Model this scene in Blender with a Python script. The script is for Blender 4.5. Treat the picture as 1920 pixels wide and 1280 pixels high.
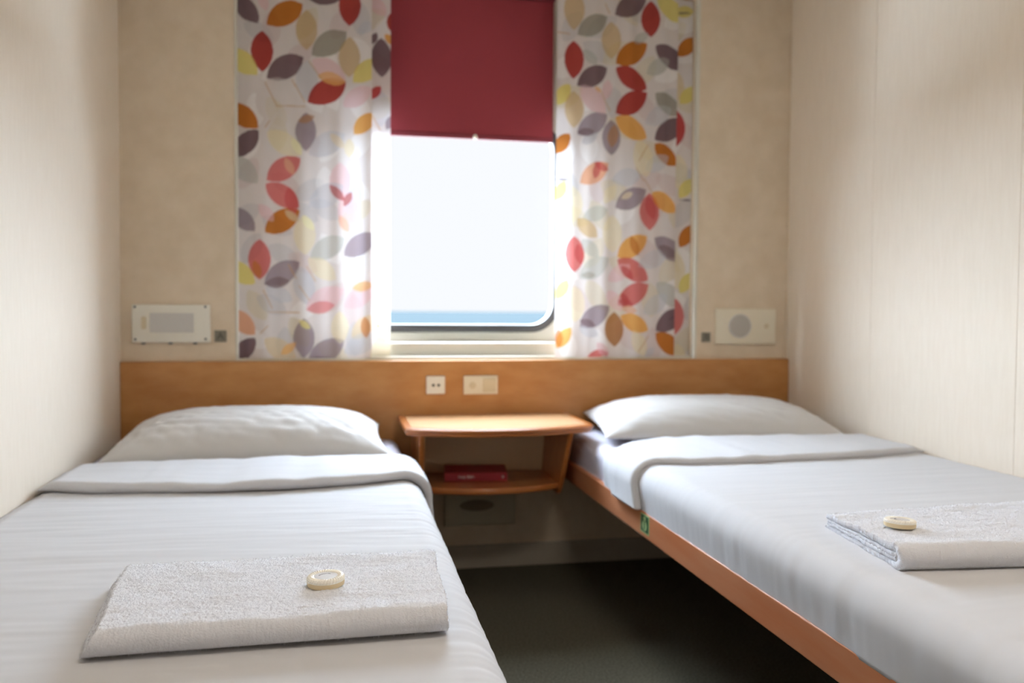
import bpy, bmesh, math, random
import numpy as np
from mathutils import Vector, Matrix, noise
for o in list(bpy.data.objects): bpy.data.objects.remove(o)
SC = bpy.context.scene
COL = SC.collection
PI = math.pi
random.seed(4)

# ---------------------------------------------------------------- camera
H = 0.95; D = 3.105; F = 1600.0
PSI, PITCH, ROLL = 0.1975005807, 0.0349350242, 0.0065
_cp, _sp = math.cos(PITCH), math.sin(PITCH)
FW = Vector((math.sin(PSI)*_cp, math.cos(PSI)*_cp, -_sp))
_rt = Vector((math.cos(PSI), -math.sin(PSI), 0)); _up = _rt.cross(FW)
RT = _rt*math.cos(ROLL)+_up*math.sin(ROLL); UP = _up*math.cos(ROLL)-_rt*math.sin(ROLL)
cd = bpy.data.cameras.new('camera'); cam = bpy.data.objects.new('camera', cd); COL.objects.link(cam)
cam.matrix_world = Matrix(((RT.x, UP.x, -FW.x, 0), (RT.y, UP.y, -FW.y, 0), (RT.z, UP.z, -FW.z, H), (0, 0, 0, 1)))
cd.sensor_width = 36; cd.lens = F/1920*36; cd.clip_end = 60000; cd.clip_start = .02
cd.dof.use_dof = True; cd.dof.focus_distance = 1.32; cd.dof.aperture_fstop = 3.3
SC.camera = cam
# ---------------------------------------------------------------- light
SC.view_settings.view_transform = 'Standard'; SC.view_settings.look = 'None'
SC.view_settings.exposure = 0.0; SC.view_settings.gamma = 1.0; SC.view_settings.use_curve_mapping = False
w = bpy.data.worlds.new('overcast_sky'); SC.world = w; w.use_nodes = True
w.node_tree.nodes['Background'].inputs[0].default_value = (0.93, 0.955, 0.985, 1)
w.node_tree.nodes['Background'].inputs[1].default_value = 1.02
def sun(name, strength, angle, direction, color):
    l = bpy.data.lights.new(name, 'SUN'); l.energy = strength; l.angle = math.radians(angle); l.color = color
    o = bpy.data.objects.new(name, l); COL.objects.link(o)
    o.rotation_euler = Vector(direction).to_track_quat('-Z', 'Y').to_euler(); o.location = (0.4, 6, 4)
    return o
sun('hazy_sun', 122.0, 150, (0, -1, -0.34), (0.70, 0.84, 1.0))
# warm fill light added overhead, out of view (its fixture is built with the ceiling)
FILL = (0.62, 0.75, 2.27)
ll = bpy.data.lights.new('added_fill_light', 'AREA'); ll.shape = 'RECTANGLE'; ll.size = .5; ll.size_y = .3
ll.energy = 12; ll.color = (1.0, 0.90, 0.78)
lo = bpy.data.objects.new('added_fill_light', ll); COL.objects.link(lo); lo.location = (FILL[0], FILL[1], FILL[2]-.045)

# ---------------------------------------------------------------- helpers
def at(px, py, axis, val):
    r = FW+RT*((px-960)/F)-UP*((py-640)/F)
    c = Vector((0, 0, H)); return c+r*((val-c[axis])/r[axis])
def lin(c):
    return tuple(((v/255)/12.92 if v/255 <= .04045 else ((v/255+.055)/1.055)**2.4) for v in c)
def mat(name, col, rough=.6, spec=.4, var=0.0, nscale=(8, 8, 8), bump=0.0, bscale=200, detail=4, coat=0, metal=0, sheen=0, col2=None, bdist=.002, bstretch=None):
    m = bpy.data.materials.new(name); m.use_nodes = True; nt = m.node_tree; p = nt.nodes['Principled BSDF']
    c = lin(col); p.inputs['Base Color'].default_value = (*c, 1)
    p.inputs['Roughness'].default_value = rough; p.inputs['Specular IOR Level'].default_value = spec
    p.inputs['Metallic'].default_value = metal
    if coat: p.inputs['Coat Weight'].default_value = coat; p.inputs['Coat Roughness'].default_value = .12
    if sheen: p.inputs['Sheen Weight'].default_value = sheen
    if var or bump:
        tc = nt.nodes.new('ShaderNodeTexCoord')
    if var:
        mp = nt.nodes.new('ShaderNodeMapping'); mp.inputs['Scale'].default_value = nscale
        n = nt.nodes.new('ShaderNodeTexNoise'); n.inputs['Scale'].default_value = 1; n.inputs['Detail'].default_value = detail
        nt.links.new(tc.outputs['Object'], mp.inputs[0]); nt.links.new(mp.outputs[0], n.inputs['Vector'])
        cr = nt.nodes.new('ShaderNodeValToRGB')
        c2 = lin(col2) if col2 else tuple(v*(1-var) for v in c)
        cr.color_ramp.elements[0].color = (*c2, 1); cr.color_ramp.elements[0].position = .32
        cr.color_ramp.elements[1].color = (*c, 1); cr.color_ramp.elements[1].position = .68
        nt.links.new(n.outputs[0], cr.inputs[0]); nt.links.new(cr.outputs[0], p.inputs['Base Color'])
    if bump:
        n2 = nt.nodes.new('ShaderNodeTexNoise'); n2.inputs['Scale'].default_value = bscale; n2.inputs['Detail'].default_value = 3
        if bstretch:
            mp2 = nt.nodes.new('ShaderNodeMapping'); mp2.inputs['Scale'].default_value = bstretch
            nt.links.new(tc.outputs['Object'], mp2.inputs[0]); nt.links.new(mp2.outputs[0], n2.inputs['Vector'])
        else: nt.links.new(tc.outputs['Object'], n2.inputs['Vector'])
        b = nt.nodes.new('ShaderNodeBump'); b.inputs['Strength'].default_value = bump; b.inputs['Distance'].default_value = bdist
        nt.links.new(n2.outputs[0], b.inputs['Height']); nt.links.new(b.outputs[0], p.inputs['Normal'])
    return m
def obj(name, bm, m, parent=None, smooth=False, kind=None, bevel=0, seg=3):
    me = bpy.data.meshes.new(name)
    bmesh.ops.recalc_face_normals(bm, faces=bm.faces)
    bm.to_mesh(me); bm.free()
    if m: me.materials.append(m)
    o = bpy.data.objects.new(name, me); COL.objects.link(o)
    if parent: o.parent = parent
    if smooth: me.polygons.foreach_set('use_smooth', [True]*len(me.polygons))
    if kind: o['kind'] = kind
    if bevel:
        b = o.modifiers.new('bevel', 'BEVEL'); b.width = bevel; b.segments = seg; b.limit_method = 'ANGLE'; b.angle_limit = .6
        me.polygons.foreach_set('use_smooth', [True]*len(me.polygons))
        wn = o.modifiers.new('wn', 'WEIGHTED_NORMAL')
    return o
def tag(o, label, cat, group=None):
    o['label'] = label; o['category'] = cat
    if group: o['group'] = group
    return o
def thing(name, label, cat, loc=(0, 0, 0), group=None):
    o = bpy.data.objects.new(name, None); COL.objects.link(o); o.location = loc; o.empty_display_size = .05
    return tag(o, label, cat, group)
def box(bm, x0, x1, y0, y1, z0, z1):
    vs = [bm.verts.new((x, y, z)) for z in (z0, z1) for y in (y0, y1) for x in (x0, x1)]
    for f in ((0, 1, 3, 2), (4, 5, 7, 6), (0, 1, 5, 4), (2, 3, 7, 6), (0, 2, 6, 4), (1, 3, 7, 5)): bm.faces.new([vs[i] for i in f])
def bx(*a):
    bm = bmesh.new(); box(bm, *a); return bm
def prism(bm, pts, axis, a0, a1):
    """extrude a 2D outline along an axis (0:x -> pts are (y,z); 1:y -> (x,z); 2:z -> (x,y))"""
    def P(p, a): return {0: (a, p[0], p[1]), 1: (p[0], a, p[1]), 2: (p[0], p[1], a)}[axis]
    A = [bm.verts.new(P(p, a0)) for p in pts]; B = [bm.verts.new(P(p, a1)) for p in pts]
    n = len(pts); bm.faces.new(A); bm.faces.new(B[::-1])
    for i in range(n): bm.faces.new((A[i], A[(i+1) % n], B[(i+1) % n], B[i]))
def rrect(x0, x1, z0, z1, r, n=10):
    pts = []
    for cx, cz, a in ((x1-r, z1-r, 0), (x0+r, z1-r, 90), (x0+r, z0+r, 180), (x1-r, z0+r, 270)):
        for i in range(n+1):
            t = math.radians(a+90*i/n); pts.append((cx+r*math.cos(t), cz+r*math.sin(t)))
    return pts
def disc(bm, cx, cz, r, y0, y1, n=40, axis=1):
    prism(bm, [(cx+r*math.cos(2*PI*i/n), cz+r*math.sin(2*PI*i/n)) for i in range(n)], axis, y0, y1)
def grid(name, fn, nu, nv, m, parent=None, wrap_u=False, extra=None):
    """surface fn(u,v) u,v in 0..1 -> mesh object"""
    vs = []; 
    for j in range(nv+1):
        for i in range(nu+(0 if wrap_u else 1)): vs.append(fn(i/nu, j/nv))
    W = nu if wrap_u else nu+1
    fs = []
    for j in range(nv):
        for i in range(nu):
            a = j*W+i; b = j*W+(i+1) % W if wrap_u else a+1
            fs.append((a, b, b+W, a+W))
    if wrap_u: fs.append(tuple(range(W))[::-1]); fs.append(tuple(nv*W+i for i in range(W)))
    me = bpy.data.meshes.new(name); me.from_pydata(vs, [], fs); me.validate(); me.update()
    me.polygons.foreach_set('use_smooth', [True]*len(me.polygons))
    me.materials.append(m)
    o = bpy.data.objects.new(name, me); COL.objects.link(o)
    if parent: o.parent = parent
    return o
def nz(x, y, z=0.0): return noise.noise(Vector((x, y, z)))
def sm(a, b, x):
    t = max(0., min(1., (x-a)/(b-a))); return t*t*(3-2*t)
def interp(x, xs, ys):
    return float(np.interp(x, xs, ys))
def text_mesh(name, body, size, m, matrix, parent, extrude=.0004, align='CENTER', offset=0.0):
    cu = bpy.data.curves.new(name, 'FONT'); cu.body = body; cu.size = size; cu.extrude = extrude; cu.align_x = align; cu.align_y = 'CENTER'; cu.offset = offset
    t = bpy.data.objects.new(name+'_curve', cu); COL.objects.link(t)
    dg = bpy.context.evaluated_depsgraph_get(); me = bpy.data.meshes.new_from_object(t.evaluated_get(dg))
    bpy.data.objects.remove(t); bpy.data.curves.remove(cu)
    me.transform(matrix); me.name = name; me.materials.clear(); me.materials.append(m)
    o = bpy.data.objects.new(name, me); COL.objects.link(o); o.parent = parent; return o
FACE_CAM = Matrix(((1, 0, 0, 0), (0, 0, -1, 0), (0, 1, 0, 0), (0, 0, 0, 1)))   # text facing -Y

# ---------------------------------------------------------------- materials
M = {}
M['wall'] = mat('woven_wall_panel', (232, 220, 204), .65, .25, var=.5, nscale=(120, 120, 12), bump=.12, bscale=1, bstretch=(900, 900, 90), col2=(228, 215, 198), bdist=.0006)
M['wall_back'] = mat('mottled_wall_panel', (220, 203, 180), .65, .25, var=.5, nscale=(14, 14, 14), col2=(212, 194, 169), detail=8, bump=.2, bscale=300, bdist=.001)
M['ceil'] = mat('ceiling_panel', (232, 224, 210), .7, .2)
M['carpet'] = mat('dark_carpet', (104, 100, 86), .98, .05, var=.5, nscale=(160, 160, 160), col2=(78, 74, 62), bump=.9, bscale=450, bdist=.004)
M['skirt'] = mat('grey_skirting', (168, 160, 146), .6, .3)
M['veneer'] = mat('beech_veneer', (192, 138, 82), .42, .4, var=.5, nscale=(9, 9, 22), detail=7, col2=(178, 121, 66))
M['varnish'] = mat('varnished_beech', (190, 118, 62), .28, .5, var=.5, nscale=(6, 30, 20), detail=6, col2=(170, 98, 45), coat=.5)
M['varnish_top'] = mat('varnished_pale_beech', (218, 176, 134), .25, .5, var=.5, nscale=(5, 25, 20), detail=6, col2=(208, 162, 118), coat=.4)
M['inner_wood'] = mat('cabinet_lining', (214, 180, 138), .6, .3)
M['rail'] = mat('terracotta_beech_rail', (192, 130, 92), .5, .35, var=.4, nscale=(20, 3, 20), detail=5, col2=(184, 110, 66))
M['linen'] = mat('white_bed_linen', (204, 204, 207), .85, .15, bump=.15, bscale=900, bdist=.0005, sheen=.15)
M['pillow'] = mat('white_pillow_cotton', (204, 201, 198), .85, .15, bump=.15, bscale=900, bdist=.0005, sheen=.15)
M['mattress'] = mat('lilac_white_mattress_sheet', (206, 203, 214), .85, .15, bump=.1, bscale=900, bdist=.0005)
M['white_plastic'] = mat('white_plastic', (232, 228, 216), .4, .4)
M['cream_plastic'] = mat('cream_plastic', (226, 217, 196), .4, .4)
M['frame_white'] = mat('white_window_surround', (208, 203, 190), .5, .35)
M['rocker'] = mat('beige_rocker_plastic', (210, 196, 166), .35, .4)
M['lens'] = mat('frosted_grey_lens', (200, 197, 192), .3, .5)
M['lens_dark'] = mat('frosted_round_lens', (176, 170, 162), .3, .5)
M['screw'] = mat('screw_metal', (90, 88, 86), .4, .5, metal=.6)
M['gasket'] = mat('grey_window_gasket', (72, 70, 70), .5, .4)
M['black'] = mat('black_holes', (25, 24, 24), .6, .3)
M['sign_grey'] = mat('engraved_grey_plate', (125, 121, 108), .45, .4)
M['sign_dark'] = mat('engraved_dark_letter', (78, 75, 66), .5, .3)
M['bible'] = mat('dark_red_book_cloth', (178, 60, 64), .55, .35, var=.3, nscale=(200, 200, 200), col2=(166, 52, 57))
M['pages'] = mat('book_pages', (225, 214, 190), .8, .1)
M['gold'] = mat('pale_lettering', (240, 215, 205), .6, .2)
M['green'] = mat('dark_green_sticker', (38, 92, 58), .45, .4)
M['palegreen'] = mat('pale_green_sticker', (168, 196, 140), .5, .3)
M['vent'] = mat('vent_panel', (190, 182, 160), .6, .3)
M['grille'] = mat('vent_grille', (138, 126, 104), .7, .2)
M['soap'] = mat('ivory_soap_wrap', (250, 247, 236), .35, .5)
M['soap_side'] = mat('cream_soap_side', (228, 208, 168), .45, .4)
M['soap_label'] = mat('soap_label', (196, 192, 188), .45, .4)
M['ink'] = mat('soap_label_ink', (70, 66, 66), .6, .2)
M['sea'] = mat('pale_sea', (50, 56, 58), .9, 0)
# terry cloth
def terry():
    m = mat('white_terry_cloth', (232, 235, 243), .95, .05, sheen=.3)
    nt = m.node_tree; p = nt.nodes['Principled BSDF']
    tc = nt.nodes.new('ShaderNodeTexCoord'); v = nt.nodes.new('ShaderNodeTexVoronoi'); v.inputs['Scale'].default_value = 420
    n = nt.nodes.new('ShaderNodeTexNoise'); n.inputs['Scale'].default_value = 900; n.inputs['Detail'].default_value = 4
    ad = nt.nodes.new('ShaderNodeMath'); ad.operation = 'SUBTRACT'
    nt.links.new(tc.outputs['Object'], v.inputs['Vector']); nt.links.new(tc.outputs['Object'], n.inputs['Vector'])
    nt.links.new(n.outputs[0], ad.inputs[0]); nt.links.new(v.outputs['Distance'], ad.inputs[1])
    b = nt.nodes.new('ShaderNodeBump'); b.inputs['Strength'].default_value = .6; b.inputs['Distance'].default_value = .0009
    nt.links.new(ad.outputs[0], b.inputs['Height']); nt.links.new(b.outputs[0], p.inputs['Normal'])
    return m
M['terry'] = terry()
# curtain cloth: printed colour attribute, part of the light passes through
def cloth(name, transl, transp, attr=None, col=(1, 1, 1)):
    m = bpy.data.materials.new(name); m.use_nodes = True; nt = m.node_tree; nt.nodes.clear()
    out = nt.nodes.new('ShaderNodeOutputMaterial')
    d = nt.nodes.new('ShaderNodeBsdfDiffuse'); t = nt.nodes.new('ShaderNodeBsdfTranslucent'); tr = nt.nodes.new('ShaderNodeBsdfTransparent')
    a = nt.nodes.new('ShaderNodeMixShader'); b = nt.nodes.new('ShaderNodeMixShader')
    a.inputs[0].default_value = transl; b.inputs[0].default_value = transp
    if attr:
        c = nt.nodes.new('ShaderNodeAttribute'); c.attribute_name = attr
        for x in (d, t, tr): nt.links.new(c.outputs['Color'], x.inputs[0])
    else:
        for x in (d, t, tr): x.inputs[0].default_value = (*lin(col), 1)
    nt.links.new(d.outputs[0], a.inputs[1]); nt.links.new(t.outputs[0], a.inputs[2])
    nt.links.new(a.outputs[0], b.inputs[1]); nt.links.new(tr.outputs[0], b.inputs[2]); nt.links.new(b.outputs[0], out.inputs[0])
    return m
M['curtain'] = cloth('printed_sheer_curtain', .22, .10, 'print')
M['blind'] = cloth('dark_red_blind_fabric', .012, 0, None, (150, 66, 72))
M['blind_bar'] = mat('dark_red_blind_hem', (128, 48, 58), .5, .3)
def glass():
    m = bpy.data.materials.new('window_glass'); m.use_nodes = True; nt = m.node_tree; nt.nodes.clear()
    out = nt.nodes.new('ShaderNodeOutputMaterial'); t = nt.nodes.new('ShaderNodeBsdfTransparent'); g = nt.nodes.new('ShaderNodeBsdfGlossy')
    g.inputs['Roughness'].default_value = .02; x = nt.nodes.new('ShaderNodeMixShader'); x.inputs[0].default_value = .002
    nt.links.new(t.outputs[0], x.inputs[1]); nt.links.new(g.outputs[0], x.inputs[2]); nt.links.new(x.outputs[0], out.inputs[0]); return m
M['glass'] = glass()
fillm = bpy.data.materials.new('fill_diffuser'); fillm.use_nodes = True
_p = fillm.node_tree.nodes['Principled BSDF']; _p.inputs['Emission Color'].default_value = (1, .8, .58, 1); _p.inputs['Emission Strength'].default_value = 2

# ---------------------------------------------------------------- room shell
XL, XR, YB = -0.734, 1.730, -0.9
ZC = 2.32
ND = .15                       # depth of the window niche behind the wall plane
NX0, NX1, NZ0, NZ1 = -0.356, 1.342, 0.772, 2.20
obj('floor', bx(XL-.1, XR+.1, YB-.1, D+.3, -.05, 0), M['carpet'], kind='structure')
obj('ceiling', bx(XL-.1, XR+.1, YB-.1, D+.3, ZC, ZC+.05), M['ceil'], kind='structure')
obj('wall_left', bx(XL-.1, XL, YB-.1, D+.3, 0, ZC), M['wall'], kind='structure')
obj('wall_front', bx(XL, XR, YB-.1, YB, 0, ZC), M['wall'], kind='structure')
# right wall of panels with fine joints
bm = bmesh.new()
box(bm, XR+.002, XR+.1, YB-.1, D+.3, 0, ZC)
for y0, y1 in ((YB, .60), (.602, 1.265), (1.267, 1.925), (1.927, 2.555), (2.557, D+.3)):
    box(bm, XR, XR+.002, y0, y1, 0, ZC)
obj('wall_right', bm, M['wall'], kind='structure')
bm = bmesh.new()
box(bm, XL, NX0, D, D+.3, 0, ZC); box(bm, NX1, XR, D, D+.3, 0, ZC)
box(bm, NX0, NX1, D, D+.3, 0, NZ0); box(bm, NX0, NX1, D, D+.3, NZ1, ZC)
obj('wall_back', bm, M['wall_back'], kind='structure')
bm = bx(XL+.0, XR, D-.012, D, 0, .086)
obj('baseboard_back', bm, M['skirt'], kind='structure', bevel=.003)
obj('baseboard_left', bx(XL, XL+.012, YB, D-.012, 0, .086), M['skirt'], kind='structure', bevel=.003)
obj('baseboard_right', bx(XR-.012, XR, YB, D-.012, 0, .086), M['skirt'], kind='structure', bevel=.003)
# slim corner trims
obj('trim_1', bx(XL, XL+.006, D-.006, D, .775, ZC), M['wall_back'], kind='structure')
obj('trim_2', bx(XR-.006, XR, D-.006, D, .775, ZC), M['wall_back'], kind='structure')
# pale edge trim down the right of the niche and the left
obj('trim_3', bx(NX1-.004, NX1+.008, D-.004, D+.02, NZ0, NZ1), M['frame_white'], kind='structure', bevel=.002)
obj('trim_4', bx(NX0-.006, NX0+.004, D-.004, D+.02, NZ0, NZ1), M['frame_white'], kind='structure', bevel=.002)

# window: surround plate at the back of the niche, with a rounded opening
YW = D+ND
wl = at(688, 450, 1, YW).x; wr = at(1036, 450, 1, YW).x; wb = at(880, 608, 1, YW).z; wt = 1.66
def ring_plate(bm, outer, inner, y0, y1):
    n = len(inner)
    def V(p, y): return bm.verts.new((p[0], y, p[1]))
    cx = sum(p[0] for p in inner)/n; cz = sum(p[1] for p in inner)/n
    if outer is None: raise ValueError
    O0 = [V(p, y0) for p in outer]; O1 = [V(p, y1) for p in outer]; I0 = [V(p, y0) for p in inner]; I1 = [V(p, y1) for p in inner]
    for i in range(n):
        j = (i+1) % n
        bm.faces.new((O0[i], O0[j], I0[j], I0[i])); bm.faces.new((O1[i], O1[j], I1[j], I1[i]))
        bm.faces.new((O0[i], O0[j], O1[j], O1[i])); bm.faces.new((I0[i], I0[j], I1[j], I1[i]))
def rect_like(inner, x0, x1, z0, z1):
    n = len(inner); out = []
    k = n//4
    for q, (cx, cz, dx, dz) in enumerate(((x1, z1, 1, 1), (x0, z1, -1, 1), (x0, z0, -1, -1), (x1, z0, 1, -1))):
        for i in range(k):
            t = i/(k-1); p = inner[q*k+i]
            if q == 0: a = (cx, p[1]) if t < .5 else (p[0], cz)
            if q == 1: a = (p[0], cz) if t < .5 else (cx, p[1])
            if q == 2: a = (cx, p[1]) if t < .5 else (p[0], cz)
            if q == 3: a = (p[0], cz) if t < .5 else (cx, p[1])
            if abs(t-.5) < .5/(k-1)+1e-6 and i == k//2: a = (cx, cz)
            out.append(a)
    return out
RW = .085
inn = rrect(wl, wr, wb, wt, RW, 10)
bm = bmesh.new(); ring_plate(bm, rect_like(inn, NX0-.02, NX1+.02, NZ0-.02, NZ1+.02), inn, YW, YW+.035)
win = obj('window_1', bm, M['frame_white'], kind='structure')
win['label'] = 'white window surround with rounded corners behind the curtains and red blind'
bm = bmesh.new()
ring_plate(bm, rrect(wl-.030, wr+.028, wb-.030, wt+.026, RW+.028, 10), rrect(wl, wr, wb, wt, RW, 10), YW-.014, YW+.012)
obj('window_gasket', bm, M['gasket'], win, bevel=.005, smooth=True)
bm = bmesh.new(); prism(bm, rrect(wl-.02, wr+.02, wb-.02, wt+.02, RW+.02, 10), 1, YW+.022, YW+.028)
obj('window_pane', bm, M['glass'], win)
zl = at(880, 642, 1, D+.055).z
bm = bx(NX0+.001, NX1-.001, D+.055, YW, NZ0, zl); obj('window_ledge', bm, M['frame_white'], win, bevel=.006)
bm = bx(NX0+.001, NX1-.001, D+.012, D+.055, NZ0, NZ0+.012); obj('window_sill', bm, M['frame_white'], win, bevel=.003)

# sea far below and beyond the window
bm = bmesh.new(); vs = [bm.verts.new(p) for p in ((-30000, 20, -9), (30000, 20, -9), (30000, 30000, -9), (-30000, 30000, -9))]; bm.faces.new(vs)
s = obj('sea', bm, M['sea']); s['kind'] = 'stuff'; tag(s, 'pale blue strip of sea on the horizon beyond the window', 'sea')

# ---------------------------------------------------------------- roller blind
bl = thing('roller_blind', 'dark red roller blind pulled halfway down over the window', 'blind', (.4, D+.08, 2.1))
def rel(bm, e):
    for v in bm.verts: v.co -= Vector(e.location)
    return bm
yb = D+.126
bx0, bx1 = at(678, 200, 1, yb).x, at(1037, 200, 1, yb).x
bz = at(885, 261, 1, yb).z
obj('blind_fabric', rel(bx(bx0, bx1, yb, yb+.0015, bz+.012, 2.165), bl), M['blind'], bl)
obj('bottom_bar', rel(bx(bx0, bx1, yb-.004, yb+.006, bz, bz+.018), bl), M['blind_bar'], bl, bevel=.003)
bm = bmesh.new(); disc(bm, 2.165, 0, .028, bx0, bx1, axis=0)
for v in bm.verts: v.co = Vector((v.co.x, yb-.01+v.co.z, v.co.y))
obj('roller_tube', rel(bm, bl), M['blind_bar'], bl)
k = at(891, 257, 1, yb-.01)
bm = bmesh.new(); bmesh.ops.create_uvsphere(bm, u_segments=16, v_segments=10, radius=.0085, matrix=Matrix.Translation(k)@Matrix.Scale(1.25, 4, (0, 0, 1)))
obj('pull_knob', rel(bm, bl), M['white_plastic'], bl, smooth=True).data['x'] = 0

# ---------------------------------------------------------------- curtains with leaf print
PL = dict(plum=(124, 102, 106), red=(172, 74, 68), orange=(190, 118, 56), tan=(206, 182, 148), grey=(166, 160, 148), yel=(222, 208, 132),
          pgrey=(208, 205, 208), cream=(228, 216, 192), pink=(226, 198, 200), rose=(206, 120, 116), dred=(190, 84, 82), por=(226, 170, 100),
          mauve=(160, 146, 152), white=(222, 214, 211), ptan=(222, 204, 176), pyel=(236, 230, 186), brown=(176, 130, 92), dk=(84, 66, 84), pg2=(196, 194, 188), peach=(222, 170, 140))
def C1(x, y): return (420+x*.26563, y*.26563)
def C2(x, y): return (420+x*.28122, 330+y*.28122)
def C3(x, y): return (1030+x*.26572, y*.26572)
def C4(x, y): return (1030+x*.28116, 330+y*.28116)
LEFT = [(C1, a) for a in (
 ((240, 160, 75, -40), 'plum'), ((300, 170, 555, 20), 'orange'), ((582, 62, 582, 348), 'tan'), ((590, -20, 840, -40), 'plum'), ((892, -110, 885, 182), 'red'),
 ((268, 212, 268, 502), 'red'), ((620, 388, 866, 222), 'grey'), ((888, 258, 882, 542), 'tan'), ((302, 548, 558, 395), 'plum'), ((235, 525, 20, 330), 'yel'),
 ((250, -60, 300, 70), 'pink'), ((585, 420, 585, 710), 'pgrey'), ((300, 560, 560, 715), 'white'), ((240, 640, 350, 860), 'white'), ((590, 718, 862, 572), 'red'),
 ((620, 420, 860, 560), 'pink'), ((240, 900, 20, 720), 'orange'), ((240, 915, 60, 1100), 'plum'), ((578, 788, 575, 1062), 'mauve'), ((300, 925, 545, 1090), 'cream'),
 ((600, 1090, 852, 940), 'pgrey'), ((885, 975, 885, 1110), 'cream'), ((918, 945, 1060, 800), 'por'), ((300, 1268, 538, 1112), 'rose'), ((235, 1290, 40, 1090), 'pg2'),
 ((820, 1140, 820, 1420), 'pink'), ((320, 895, 560, 760), 'white'), ((840, 745, 1040, 620), 'pink'), ((940, 230, 1060, 160), 'pgrey'), ((912, 578, 1100, 420), 'yel'))]
LEFT += [(C2, a) for a in (  # lower leaves: paler tones, the backlight's wash painted into the print
 ((275, 48, 500, 205), 'rose'), ((270, 372, 502, 225), 'orange'), ((565, 200, 800, 60), 'pgrey'), ((828, 105, 830, 375), 'pink'), ((230, 185, 330, 300), 'pink'),
 ((205, 365, 40, 205), 'mauve'), ((236, 418, 236, 690), 'rose'), ((535, 255, 540, 525), 'cream'), ((575, 545, 805, 412), 'pg2'), ((800, 530, 1010, 385), 'mauve'),
 ((205, 718, 10, 565), 'yel'), ((268, 722, 502, 572), 'mauve'), ((505, 600, 560, 860), 'pgrey'), ((275, 740, 455, 830), 'pgrey'), ((545, 895, 795, 750), 'pink'),
 ((560, 545, 745, 690), 'cream'), ((205, 1058, 40, 890), 'peach'), ((208, 1078, 60, 1240), 'plum'), ((532, 948, 535, 1210), 'mauve'), ((268, 1085, 480, 1230), 'ptan'),
 ((560, 1240, 800, 1095), 'mauve'), ((770, 900, 775, 1120), 'cream'), ((855, 1085, 1000, 930), 'ptan'), ((800, 875, 1000, 740), 'pink'), ((820, 250, 900, 60), 'pgrey'),
 ((1040, 1080, 1050, 1330), 'cream'), ((800, 1180, 1020, 1060), 'pgrey'))]
ROVER = [(C1, a) for a in (   # overlap of the layers seen as small deeper bits
 ((480, 970, 545, 1090), 'pyel'), ((750, 940, 850, 1040), 'ptan'), ((430, 1112, 490, 1230), 'peach'), ((520, 850, 640, 820), 'brown'), ((660, 530, 860, 575), 'por'))]
ROVER += [(C2, a) for a in (
 ((430, 70, 470, 260), 'dred'), ((405, 230, 500, 300), 'tan'), ((705, 60, 800, 160), 'red'), ((800, 200, 850, 105), 'red'), ((770, 260, 830, 375), 'peach'),
 ((200, 560, 236, 680), 'orange'), ((270, 718, 440, 700), 'plum'), ((520, 260, 600, 360), 'pyel'), ((550, 890, 740, 860), 'rose'), ((380, 1190, 480, 1110), 'por'),
 ((500, 960, 575, 1020), 'yel'), ((570, 1215, 740, 1215), 'dk'), ((500, 1190, 540, 1215), 'dk'), ((855, 750, 1000, 720), 'por'), ((938, 935, 950, 1080), 'orange'))]
L2 = [(C1, a) for a in (      # the recessed strip of the left curtain beside the window
 ((1112, 248, 1118, 528), 'plum'), ((1010, -60, 1150, 90), 'pink'), ((1110, 880, 1110, 620), 'pgrey'), ((1030, 680, 1110, 590), 'dred'), ((1180, 200, 1200, 60), 'red'),
 ((1040, 290, 1080, 210), 'plum'), ((1150, 900, 1200, 800), 'mauve'), ((1140, 220, 1210, 300), 'por'))]
L2 += [(C2, a) for a in (((1050, 1060, 1060, 1330), 'cream'), ((950, 1060, 1020, 1040), 'pgrey'), ((1020, 990, 1040, 1010), 'por'))]
RIGHT = [(C3, a) for a in (
 ((180, -80, 178, 205), 'tan'), ((205, 240, 412, 112), 'grey'), ((178, 280, 175, 552), 'red'), ((200, 600, 412, 475), 'plum'), ((438, 150, 440, 415), 'tan'),
 ((468, 450, 692, 305), 'orange'), ((465, 105, 690, -30), 'plum'), ((718, 5, 718, 262), 'red'), ((750, 320, 960, 485), 'plum'), ((468, 478, 690, 628), 'red'),
 ((468, 800, 692, 652), 'red'), ((40, 740, 150, 590), 'yel'), ((175, 635, 178, 898), 'tan'), ((200, 945, 412, 805), 'mauve'), ((436, 845, 440, 1095), 'mauve'),
 ((465, 825, 690, 975), 'por'), ((748, 985, 960, 840), 'plum'), ((748, 1010, 905, 1165), 'orange'), ((750, 655, 930, 810), 'grey'), ((680, 870, 870, 760), 'pgrey'),
 ((220, 600, 400, 800), 'pink'), ((400, 700, 420, 560), 'pink'), ((30, 1080, 150, 940), 'orange'), ((760, -20, 960, 150), 'yel'), ((690, 520, 850, 420), 'pg2'),
 ((600, 300, 700, 230), 'pg2'), ((680, 1200, 850, 1100), 'pgrey'), ((220, 1290, 420, 1150), 'peach'), ((240, 350, 340, 450), 'pg2'), ((640, 980, 690, 1250), 'cream'), ((440, 1270, 660, 1230), 'pgrey'), ((230, 1010, 340, 940), 'pgrey'))]
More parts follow.
